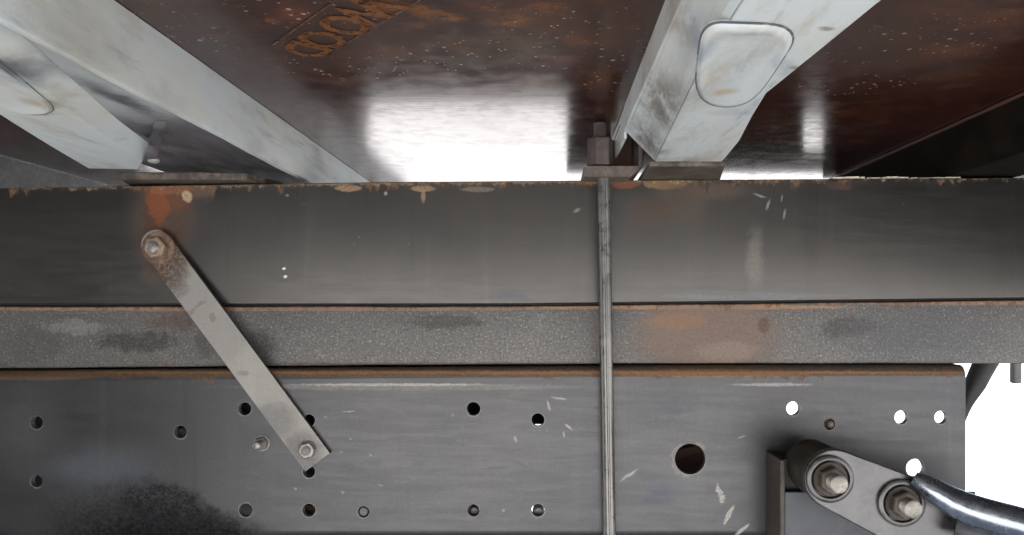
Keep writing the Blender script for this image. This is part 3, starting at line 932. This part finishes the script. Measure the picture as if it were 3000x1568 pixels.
# ------------------------------------------------------------------ vertical U-bolt rod
bm = bmesh.new()
def rod_pt(y):
    return 1768 + (y - 525) * (1785 - 1768) / (1568 - 525)
prof = []
R0 = 0.0076
for i in range(48):
    a = 2 * math.pi * i / 48
    r = R0
    aa = math.degrees(a)
    for g in (258, 288):                      # two worn grooves down the front
        if abs(aa - g) < 6:
            r *= 0.90
    prof.append((r * math.cos(a), r * math.sin(a)))
rings = []
YRD = -0.0225
for y in range(540, 1680, 30):
    c = P(rod_pt(y), y, YRD)
    rings.append([Vector((c.x + u, c.y + v, c.z)) for u, v in prof])
top = P(rod_pt(525), 500, YRD)
ring_top = [Vector((top.x + u, top.y + v, top.z)) for u, v in prof]
rings = [ring_top] + rings
ring_loft(bm, rings)
rod = thing("clamp_rod", P(1776, 1000, YRD), "upright steel clamp rod crossing in front of all three horizontal members", "rod")
link("shaft", bm, M_ROD, rod, smooth=True)
# threaded top, nut
bm = bmesh.new()
zb, zt_ = P(0, 500, YRD).z, ZP - 0.004
z = zb; k = 0; rings = []
tx = top.x - 0.004
while z < zt_:
    rings.append(circ((tx, YRD, z), 0.0072 if k % 2 else 0.0063, 24, 'Z'))
    z += 0.0009; k += 1
ring_loft(bm, rings)
link("thread", bm, M_CLAMPD, rod, smooth=True)
bm = bmesh.new()
z0, z1 = P(0, 487, YRD).z, P(0, 406, YRD).z
ring_loft(bm, [circ((tx, YRD, z0), 0.0150, 6, 'Z', ph=0.15), circ((tx, YRD, z1 - 0.0015), 0.0150, 6, 'Z', ph=0.15), circ((tx, YRD, z1), 0.0132, 6, 'Z', ph=0.15)])
link("nut", bm, M_CLAMPD, rod, bevel=0.0007)

# bracket the rod pulls on
br = thing("clamp_bracket", P(1830, 500, -0.02), "brown angle bracket under the nut of the clamp rod beside the right white crossmember", "bracket")
bm = bmesh.new()
zb0, zb1 = P(0, 518, -0.035).z, P(0, 487, -0.035).z
x0 = P(1712, 0, -0.035).x; x1 = P(1884, 0, -0.035).x
prism(bm, [Vector((x0, -0.036, zb0)), Vector((x1 - 0.014, -0.036, zb0)), Vector((x1, -0.036, zb0 + 0.012)), Vector((x1, -0.036, zb1)), Vector((x0, -0.036, zb1))], Vector((0, 0.10, 0)))
link("base_plate", bm, M_CLAMP, br, bevel=0.0012)
bm = bmesh.new()
box(bm, (x1 - 0.005, -0.0355, zb1 + 0.0002), (x1, 0.064, P(0, 372, -0.035).z))
link("side_plate", bm, M_CLAMP, br, bevel=0.0012)
bm = bmesh.new()
box(bm, (x0 + 0.03, 0.030, zb1 + 0.0002), (x1 - 0.0052, 0.036, P(0, 372, -0.035).z))
link("back_plate", bm, M_RUSTPL, br, bevel=0.0008)
bm = bmesh.new()
zz = P(0, 372, -0.035).z
box(bm, (x1 - 0.026, -0.034, zz + 0.0002), (x1 - 0.0002, 0.034, zz + 0.004))
link("top_lip", bm, M_WASHR, br, bevel=0.0008)

# ------------------------------------------------------------------ crossmembers
def sheet_solid(name, poly, z, th, mat, parent, bevel=0.0012):
    bm = bmesh.new()
    prism(bm, [Vector((p.x, p.y, z)) for p in poly], Vector((0, 0, th)))
    return link(name, bm, mat, parent, bevel=bevel)

YF = -0.80
# right crossmember
cr = thing("crossmember", Vector((0.13, -0.3, ZB)), "white painted crossmember at the right with a raised oval pad, resting on the subframe beam", "crossmember", "painted crossmembers under the deck")
def Lx(y):  # left line of the right member's lower face
    return 0.100 + 0.02 * max(0, (y + 0.4)) / 0.4
rpoly = [Vector((0.172 + 0.004, YF)), PZ(2610, -15, ZB), PZ(2570, 12, ZB), PZ(2400, 150, ZB), PZ(2246, 274, ZB), PZ(2205, 340, ZB), PZ(2167, 412, ZB), PZ(2116, 474, ZB)]
rpoly = [Vector((p.x, p.y, 0)) for p in rpoly]
yend = rpoly[-1].y
rpoly += [Vector((Lx(yend), yend, 0)), Vector((Lx(-0.4), -0.4, 0)), Vector((Lx(YF), YF, 0))]
sheet_solid("bottom_flange", rpoly, ZB, 0.003, M_WHITE_R, cr)
# left side: lip, sloping web
bm = bmesh.new()
ys = [YF + i * (yend - YF) / 24 for i in range(25)]
ys2 = ys
rings = []
for y in ys:
    lx = Lx(y)
    rings.append([Vector((0.083, y, ZP - 0.0005)), Vector((0.083, y, 0.189)), Vector((0.084, y, 0.187)), Vector((0.086, y, 0.1862)),
                  Vector((lx - 0.004, y, 0.160)), Vector((lx - 0.0005, y, 0.1562)), Vector((lx - 0.0005, y, 0.159)), Vector((0.0885, y, 0.189)), Vector((0.086, y, 0.191)), Vector((0.086, y, ZP - 0.0005))])
ring_loft(bm, rings)
link("web", bm, M_WHITE_R, cr, smooth=False)
# lip running on past the bracket
bm = bmesh.new()
box(bm, (0.0832, yend + 0.001, 0.180), (0.0862, 0.085, ZP - 0.0006))
link("web_tail", bm, M_WHITE_R, cr, bevel=0.0008)
# right side web going up to the deck
bm = bmesh.new()
rp = [p for p in rpoly[:8]]
n = len(rp)
lo = [bm.verts.new(Vector((p.x - 0.004, p.y, ZB + 0.0031))) for p in rp]
hi = [bm.verts.new(Vector((p.x - 0.012, p.y, ZP - 0.0006))) for p in rp]
lo2 = [bm.verts.new(Vector((p.x - 0.007, p.y, ZB + 0.0031))) for p in rp]
hi2 = [bm.verts.new(Vector((p.x - 0.015, p.y, ZP - 0.0006))) for p in rp]
for i in range(n - 1):
    bm.faces.new((lo[i], lo[i + 1], hi[i + 1], hi[i])); bm.faces.new((lo2[i], hi2[i], hi2[i + 1], lo2[i + 1]))
    bm.faces.new((hi[i], hi[i + 1], hi2[i + 1], hi2[i])); bm.faces.new((lo[i], lo2[i], lo2[i + 1], lo[i + 1]))
link("far_web", bm, M_WHITE_R, cr)
# raised pad
def pad(name, outline, z, h, mat, parent, inset=0.006):
    pts = chaikin([PZ(a, b, z) for a, b in outline], 3)
    c = sum(pts, Vector()) / len(pts)
    bm = bmesh.new()
    def rg(f, zz):
        return [Vector((c.x + (p.x - c.x) * f, c.y + (p.y - c.y) * f, zz)) for p in pts]
    rings = [rg(1.03, z + 0.001), rg(1.01, z - h * 0.25), rg(0.97, z - h * 0.7), rg(0.93, z - h), rg(0.89, z - h), rg(0.78, z - h * 0.35), rg(0.6, z - h * 0.15), rg(0.3, z - h * 0.1)]
    ring_loft(bm, rings)
    o = link(name, bm, mat, parent, smooth=True)
    # grimy seam round it
    bm = bmesh.new()
    a = [bm.verts.new(p) for p in rg(1.05, z - 0.0003)]
    b = [bm.verts.new(p) for p in rg(1.012, z - 0.0006)]
    for i in range(len(a)):
        q = pts[i] - c
        if True:
            bm.faces.new((a[i], a[(i + 1) % len(a)], b[(i + 1) % len(a)], b[i]))
    link("grimy_seam", bm, M_SEAM, o)
    return o
pad("pressed_pad", [(2062, 66), (2180, 70), (2290, 74), (2328, 112), (2290, 175), (2222, 275), (2175, 305), (2115, 312), (2062, 295), (2040, 250), (2046, 170)], ZB, 0.0022, M_WHITE_R, cr)
# foot plate between member and beam
bm = bmesh.new()
prism(bm, [Vector((x1 + 0.0004, yend - 0.002, 0.1497)), Vector((0.190, yend - 0.002, 0.1497)), Vector((0.214, 0.055, 0.1497)), Vector((x1 + 0.002, 0.055, 0.1497))], Vector((0, 0, 0.0050)))
link("foot_plate", bm, M_ENDPL, cr, bevel=0.0008)

# left crossmember
cl = thing("crossmember", Vector((-0.36, -0.3, ZB)), "dirty white crossmember at the left with a sooty groove near its end", "crossmember", "painted crossmembers under the deck")
XT = -0.301
bm = bmesh.new()
ys = [YF + i * (1.25 - YF) / 60 for i in range(61)]
rings = []
for i, y in enumerate(ys):
    zb_ = 0.1565
    wv = 0.0008 * math.sin(y * 23) + 0.0005 * math.sin(y * 61)
    rings.append([Vector((XT, y, ZP - 0.0006)), Vector((XT + 0.0015, y, ZP - 0.012)), Vector((XT + 0.0045 + wv, y, zb_ + 0.006)), Vector((XT + 0.0035 + wv, y, zb_ + 0.001)),
                  Vector((XT - 0.001 + wv, y, zb_)), Vector((XT - 0.006, y, zb_ + 0.003)), Vector((XT - 0.003, y, zb_ + 0.007)), Vector((XT - 0.003, y, ZP - 0.0006))])
ring_loft(bm, rings)
link("web", bm, M_WHITE_L, cl, smooth=True)
# hidden inner sheet between rib and main face (sooty groove)
lp = [PZ(0, 338, ZB), PZ(70, 382, ZB), PZ(160, 437, ZB), PZ(258, 494, ZB), PZ(405, 497, ZB)]
mx0 = -0.434
gro = [Vector((XT - 0.004, YF, 0)), Vector((XT - 0.004, 0.22, 0)), Vector((-0.47, 0.22, 0)), Vector((-0.47, -0.05, 0)), Vector((-0.42, -0.30, 0)), Vector((-0.42, YF, 0))]
sheet_solid("sooty_inner_sheet", gro, ZB + 0.011, 0.003, M_GRIME, cl)
main = [Vector((-0.425, YF, 0))] + [Vector((p.x, p.y, 0)) for p in lp] + [Vector((p.x, p.y, 0)) for p in (PZ(420, 470, ZB), PZ(300, 390, ZB), PZ(170, 290, ZB), PZ(40, 190, ZB), PZ(-80, 110, ZB))] + [Vector((-0.315, YF, 0))]
sheet_solid("bottom_flange", main, ZB, 0.003, M_WHITE_L, cl, bevel=0.0015)
# sloping side from bottom flange up into the groove
bm = bmesh.new()
ed = [Vector((-0.315, YF, 0))] + [Vector((p.x, p.y, 0)) for p in (PZ(-80, 110, ZB), PZ(40, 190, ZB), PZ(170, 290, ZB), PZ(300, 390, ZB), PZ(420, 470, ZB))]
a = [bm.verts.new(Vector((p.x - 0.0005, p.y, ZB + 0.0006))) for p in ed]
b = [bm.verts.new(Vector((p.x + 0.016, p.y - 0.004, ZB + 0.0108))) for p in ed]
for i in range(len(a) - 1):
    bm.faces.new((a[i], a[i + 1], b[i + 1], b[i]))
link("flange_slope", bm, M_WHITE_L, cl)
# upright fold at its end and the weld drop
bm = bmesh.new()
q0, q1 = PZ(418, 470, ZB), PZ(452, 352, ZB + 0.011)
prism(bm, [Vector((q0.x, q0.y, ZB)), Vector((q0.x + 0.012, q0.y + 0.002, ZB + 0.001)), Vector((q1.x + 0.010, q1.y, ZB + 0.0105)), Vector((q1.x, q1.y, ZB + 0.0105))], Vector((0.0, 0.003, 0)))
link("end_fold", bm, M_GRIME, cl, bevel=0.0008)
bm = bmesh.new()
c = PZ(450, 472, ZB)
bmesh.ops.create_uvsphere(bm, u_segments=16, v_segments=10, radius=0.0055, matrix=Matrix.Translation(c + Vector((0.0, 0, 0.001))) @ Matrix.Diagonal((1.1, 1.0, 0.7, 1)))
link("weld_drop", bm, M_BAR, cl, smooth=True)
pad("pressed_pad", [(-120, 90), (0, 180), (110, 270), (165, 318), (120, 336), (40, 330), (-60, 280), (-160, 180)], ZB, 0.0024, M_WHITE_L, cl)
# left outer web
bm = bmesh.new()
rp = [Vector((-0.425, YF, 0))] + [Vector((p.x, p.y, 0)) for p in lp[:4]]
lo = [bm.verts.new(Vector((p.x + 0.004, p.y, ZB + 0.0031))) for p in rp]
hi = [bm.verts.new(Vector((p.x + 0.010, p.y, ZP - 0.0006))) for p in rp]
for i in range(len(rp) - 1):
    bm.faces.new((lo[i], lo[i + 1], hi[i + 1], hi[i]))
link("far_web", bm, M_WHITE_L, cl)
# foot under it, resting on the beam
bm = bmesh.new()
prism(bm, [Vector((-0.488, -0.020, 0.1460)), Vector((-0.40, -0.022, 0.1460)), Vector((-0.345, -0.014, 0.1460)), Vector((-0.325, 0.05, 0.1460)), Vector((-0.51, 0.05, 0.1460))], Vector((0, 0, 0.0085)))
link("foot_plate", bm, M_ENDPL, cl, bevel=0.0012)

# dark crossmember at the far right
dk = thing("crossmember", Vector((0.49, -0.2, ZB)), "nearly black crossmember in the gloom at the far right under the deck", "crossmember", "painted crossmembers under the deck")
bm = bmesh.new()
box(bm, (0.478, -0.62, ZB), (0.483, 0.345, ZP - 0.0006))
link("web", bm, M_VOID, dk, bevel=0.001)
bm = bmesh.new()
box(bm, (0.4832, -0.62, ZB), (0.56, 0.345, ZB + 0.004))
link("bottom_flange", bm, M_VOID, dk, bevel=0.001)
bm = bmesh.new()
box(bm, (0.473, -0.62, ZP - 0.0036), (0.4775, 0.345, ZP - 0.0006))
link("edge_strip", bm, M_RUSTPL, dk, bevel=0.001)
# wire hanging in front of it
bm = bmesh.new()
pa, ra = smooth_path([P(2827, 372, 0.02), P(2829, 410, 0.02), P(2828, 452, 0.02)], [0.0007, 0.0009, 0.0022])
tube(bm, pa, ra, 8)
o = link("dangling_wire", bm, M_NUT, smooth=True)
tag(o, "thin bright wire dangling in the dark at the far right above the beam", "wire")

# pale crossmember at far left
fl = thing("crossmember", Vector((-0.80, 0, ZB)), "dim pale crossmember glimpsed at the far left edge just above the subframe beam", "crossmember", "painted crossmembers under the deck")
bm = bmesh.new()
box(bm, (-0.775, -0.6, ZB), (-0.770, 0.7, ZP - 0.0006))
link("web", bm, M_PLUG, fl)
bm = bmesh.new()
box(bm, (-0.90, -0.6, ZB), (-0.7752, 0.7, ZB + 0.004))
link("bottom_flange", bm, M_PLUG, fl)

# ragged pale strip along the beam's top edge at the right
bm = bmesh.new()
x = 2440
while x < 2800:
    wdt = random.uniform(10, 46)
    a = P(x, lerp_tab(TOP, x), 0.004); b = P(x + wdt, lerp_tab(TOP, x + wdt), 0.004)
    h = random.uniform(0.0006, 0.0026) * (1.0 if x < 2620 else 0.6)
    prism(bm, [a + Vector((0, 0, -0.0005)), b + Vector((0, 0, -0.0005)), b + Vector((0, 0, h)), a + Vector((0, 0, h * random.uniform(0.6, 1.2)))], Vector((0, 0.012, 0)))
    x += wdt + random.uniform(-2, 7)
link("pale_edge_strip", bm, M_PALE, beam)

# ------------------------------------------------------------------ bracket and link arm at the lower right
YB = -0.065
bk = thing("hanger_bracket", P(2400, 1500, YB), "blue grey hanger bracket bolted to the chassis rail under the link arm", "bracket")
bm = bmesh.new()
xl = P(2300, 0, YB).x
box(bm, (xl - 0.005, YB, P(0, 1640, YB).z), (xl, YR - 0.0005, P(0, 1348, YB).z))
link("side_plate", bm, M_BRKTSIDE, bk, bevel=0.001)
bm = bmesh.new()
box(bm, (xl + 0.0003, YB + 0.0005, P(0, 1640, YB).z), (P(2860, 0, YB).x, YB + 0.005, P(0, 1442, YB).z))
link("front_plate", bm, M_BRKT, bk, bevel=0.001)
bm = bmesh.new()
box(bm, (xl + 0.0003, YB + 0.012, P(0, 1440, YB).z), (P(2360, 0, YB).x, YR - 0.0005, P(0, 1352, YB).z))
link("notch_shade_block", bm, M_BLACK, bk)  # black block stands in for the shadow inside the open notch

lk = thing("link_arm", P(2550, 1440, -0.12), "grey link arm with two nuts and a polished curved end at the lower right", "link arm")
YK = -0.115
def stadium(c0, r0, c1, r1, Y, n=18):
    d = (c1 - c0); Lg = d.length; a0 = math.atan2(d.y, d.x)
    ph = math.acos((r0 - r1) / Lg)
    pts = []
    for k in range(n + 1):
        a = a0 + ph + (2 * math.pi - 2 * ph) * k / n
        pts.append(c0 + Vector((math.cos(a), math.sin(a))) * r0)
    for k in range(n + 1):
        a = a0 - ph + 2 * ph * k / n
        pts.append(c1 + Vector((math.cos(a), math.sin(a))) * r1)
    return [P(p.x, p.y, Y) for p in pts]
pts = stadium(Vector((2446, 1405)), 88, Vector((2760, 1548)), 112, YK)
bm = bmesh.new()
prism(bm, pts, Vector((0, 0.010, 0)))
link("link_plate", bm, M_LINK, lk, bevel=0.0015)
# bush behind the plate
c = P(2446, 1405, YK)
bm = bmesh.new()
ycyl(bm, c.x, c.z, YK + 0.0102, YB + 0.02, 0.0285, 40)
link("bushing", bm, M_LINKSIDE, lk, smooth=True)
c2 = P(2650, 1478, YK)
bm = bmesh.new()
ycyl(bm, c2.x, c2.z, YK + 0.0102, YB + 0.0004, 0.026, 40)
link("bushing", bm, M_LINKSIDE, lk, smooth=True)
for (cx, cz, nm) in ((c.x - 0.006, c.z + 0.001, "rear"), (c2.x - 0.004, c2.z + 0.002, "front")):
    # ring collar, washer, nut and stud of each end
    bm = bmesh.new()
    R = 0.024
    prof = [(R, 0.0), (R, -0.0035), (R - 0.0012, -0.0045), (R - 0.0042, -0.0045), (R - 0.0052, -0.0035), (R - 0.0052, 0.0)]
    vs = []
    for k in range(48):
        a = 2 * math.pi * k / 48
        vs.append([bm.verts.new(Vector((cx + r * math.cos(a), YK + y - 0.0002, cz + r * math.sin(a)))) for r, y in prof])
    for k in range(48):
        for j in range(len(prof)):
            bm.faces.new((vs[k][j], vs[(k + 1) % 48][j], vs[(k + 1) % 48][(j + 1) % len(prof)], vs[k][(j + 1) % len(prof)]))
    link("collar", bm, M_LINK, lk, smooth=True)
    bm = bmesh.new(); ycyl(bm, cx, cz, YK - 0.0048, YK - 0.0001, 0.0178, 36); wsh = link("washer", bm, M_LINKSIDE, lk, smooth=True)
    bm = bmesh.new()
    ring_loft(bm, [circ((cx, YK - 0.014, cz), 0.0125, 6, ph=0.4), circ((cx, YK - 0.0125, cz), 0.0142, 6, ph=0.4), circ((cx, YK - 0.0021, cz), 0.0142, 6, ph=0.4)])
    link("nut", bm, M_CLAMP, lk, bevel=0.0006)
    bm = bmesh.new(); stud(bm, cx, cz, YK - 0.027, YK - 0.013, 0.0088); link("stud", bm, M_NUT, lk, smooth=True)
# polished arm sweeping to the right and toward the camera
bm = bmesh.new()
ctrl = [P(2676, 1402, YK - 0.004), P(2730, 1434, YK - 0.012), P(2800, 1474, YK - 0.02), P(2880, 1504, YK - 0.03), P(2990, 1535, YK - 0.04), P(3120, 1575, YK - 0.05), P(3300, 1630, YK - 0.06)]
pa, ra = smooth_path(ctrl, [0.0075, 0.012, 0.0145, 0.0155, 0.016, 0.016, 0.016])
tube(bm, pa, ra, 24)
link("polished_arm", bm, M_CHROME, lk, smooth=True)
bm = bmesh.new()
ctrl = [P(2800, 1545, YK - 0.012), P(2900, 1575, YK - 0.025), P(3050, 1615, YK - 0.03), P(3200, 1660, YK - 0.03)]
pa, ra = smooth_path(ctrl, [0.010, 0.014, 0.016, 0.016])
tube(bm, pa, ra, 24)
link("lower_arm", bm, M_BRKT, lk, smooth=True)

# ------------------------------------------------------------------ unseen blockers added beside the view to shade the steel
WX = -0.80
wh = thing("blocker_wheel", Vector((WX - 0.2, -0.85, -0.85)), "unseen black tyre added left of the view to shade the chassis", "wheel")
bm = bmesh.new()
def xring(x, r):
    return [Vector((x, -0.75 + r * math.cos(2 * math.pi * i / 48), -0.38 + r * math.sin(2 * math.pi * i / 48))) for i in range(48)]
ring_loft(bm, [xring(WX - 0.42, 0.32), xring(WX - 0.43, 0.42), xring(WX - 0.38, 0.47), xring(WX - 0.05, 0.47), xring(WX, 0.42), xring(WX - 0.01, 0.32)])
link("tyre", bm, M_RUBBER, wh, smooth=True)  # added wheel shape, only darkens the left of the steel
bm = bmesh.new()
ring_loft(bm, [xring(WX - 0.01, 0.28), xring(WX - 0.005, 0.26), xring(WX - 0.05, 0.12)])
link("rim", bm, M_DARKM, wh, smooth=True)
lock = bmesh.new()
box(lock, (0.74, -1.5, -0.03), (1.7, -0.15, ZP - 0.001))
o = link("side_blocker", lock, M_BLACK, bevel=0.01)  # added box, only darkens the upper right of the steel
tag(o, "unseen black box added under the deck right of the view for shade", "locker")
bm = bmesh.new()
box(bm, (-1.7, -1.5, 0.10), (WX - 0.01, -0.20, ZP - 0.001))
o = link("blocker", bm, M_BLACK, bevel=0.02)  # added panel, only darkens the left of the steel
tag(o, "black mudguard added over the unseen tyre to shade the steel at left", "blocker")
bm = bmesh.new()
box(bm, (-2.6, -1.78, 0.02), (2.6, -1.7505, 0.30))
o = link("edge_blocker", bm, M_BLACK, bevel=0.003)  # added board, keeps the reflection in the upper beam dark
tag(o, "unseen black board added along the deck edge behind the viewer for shade", "side board")
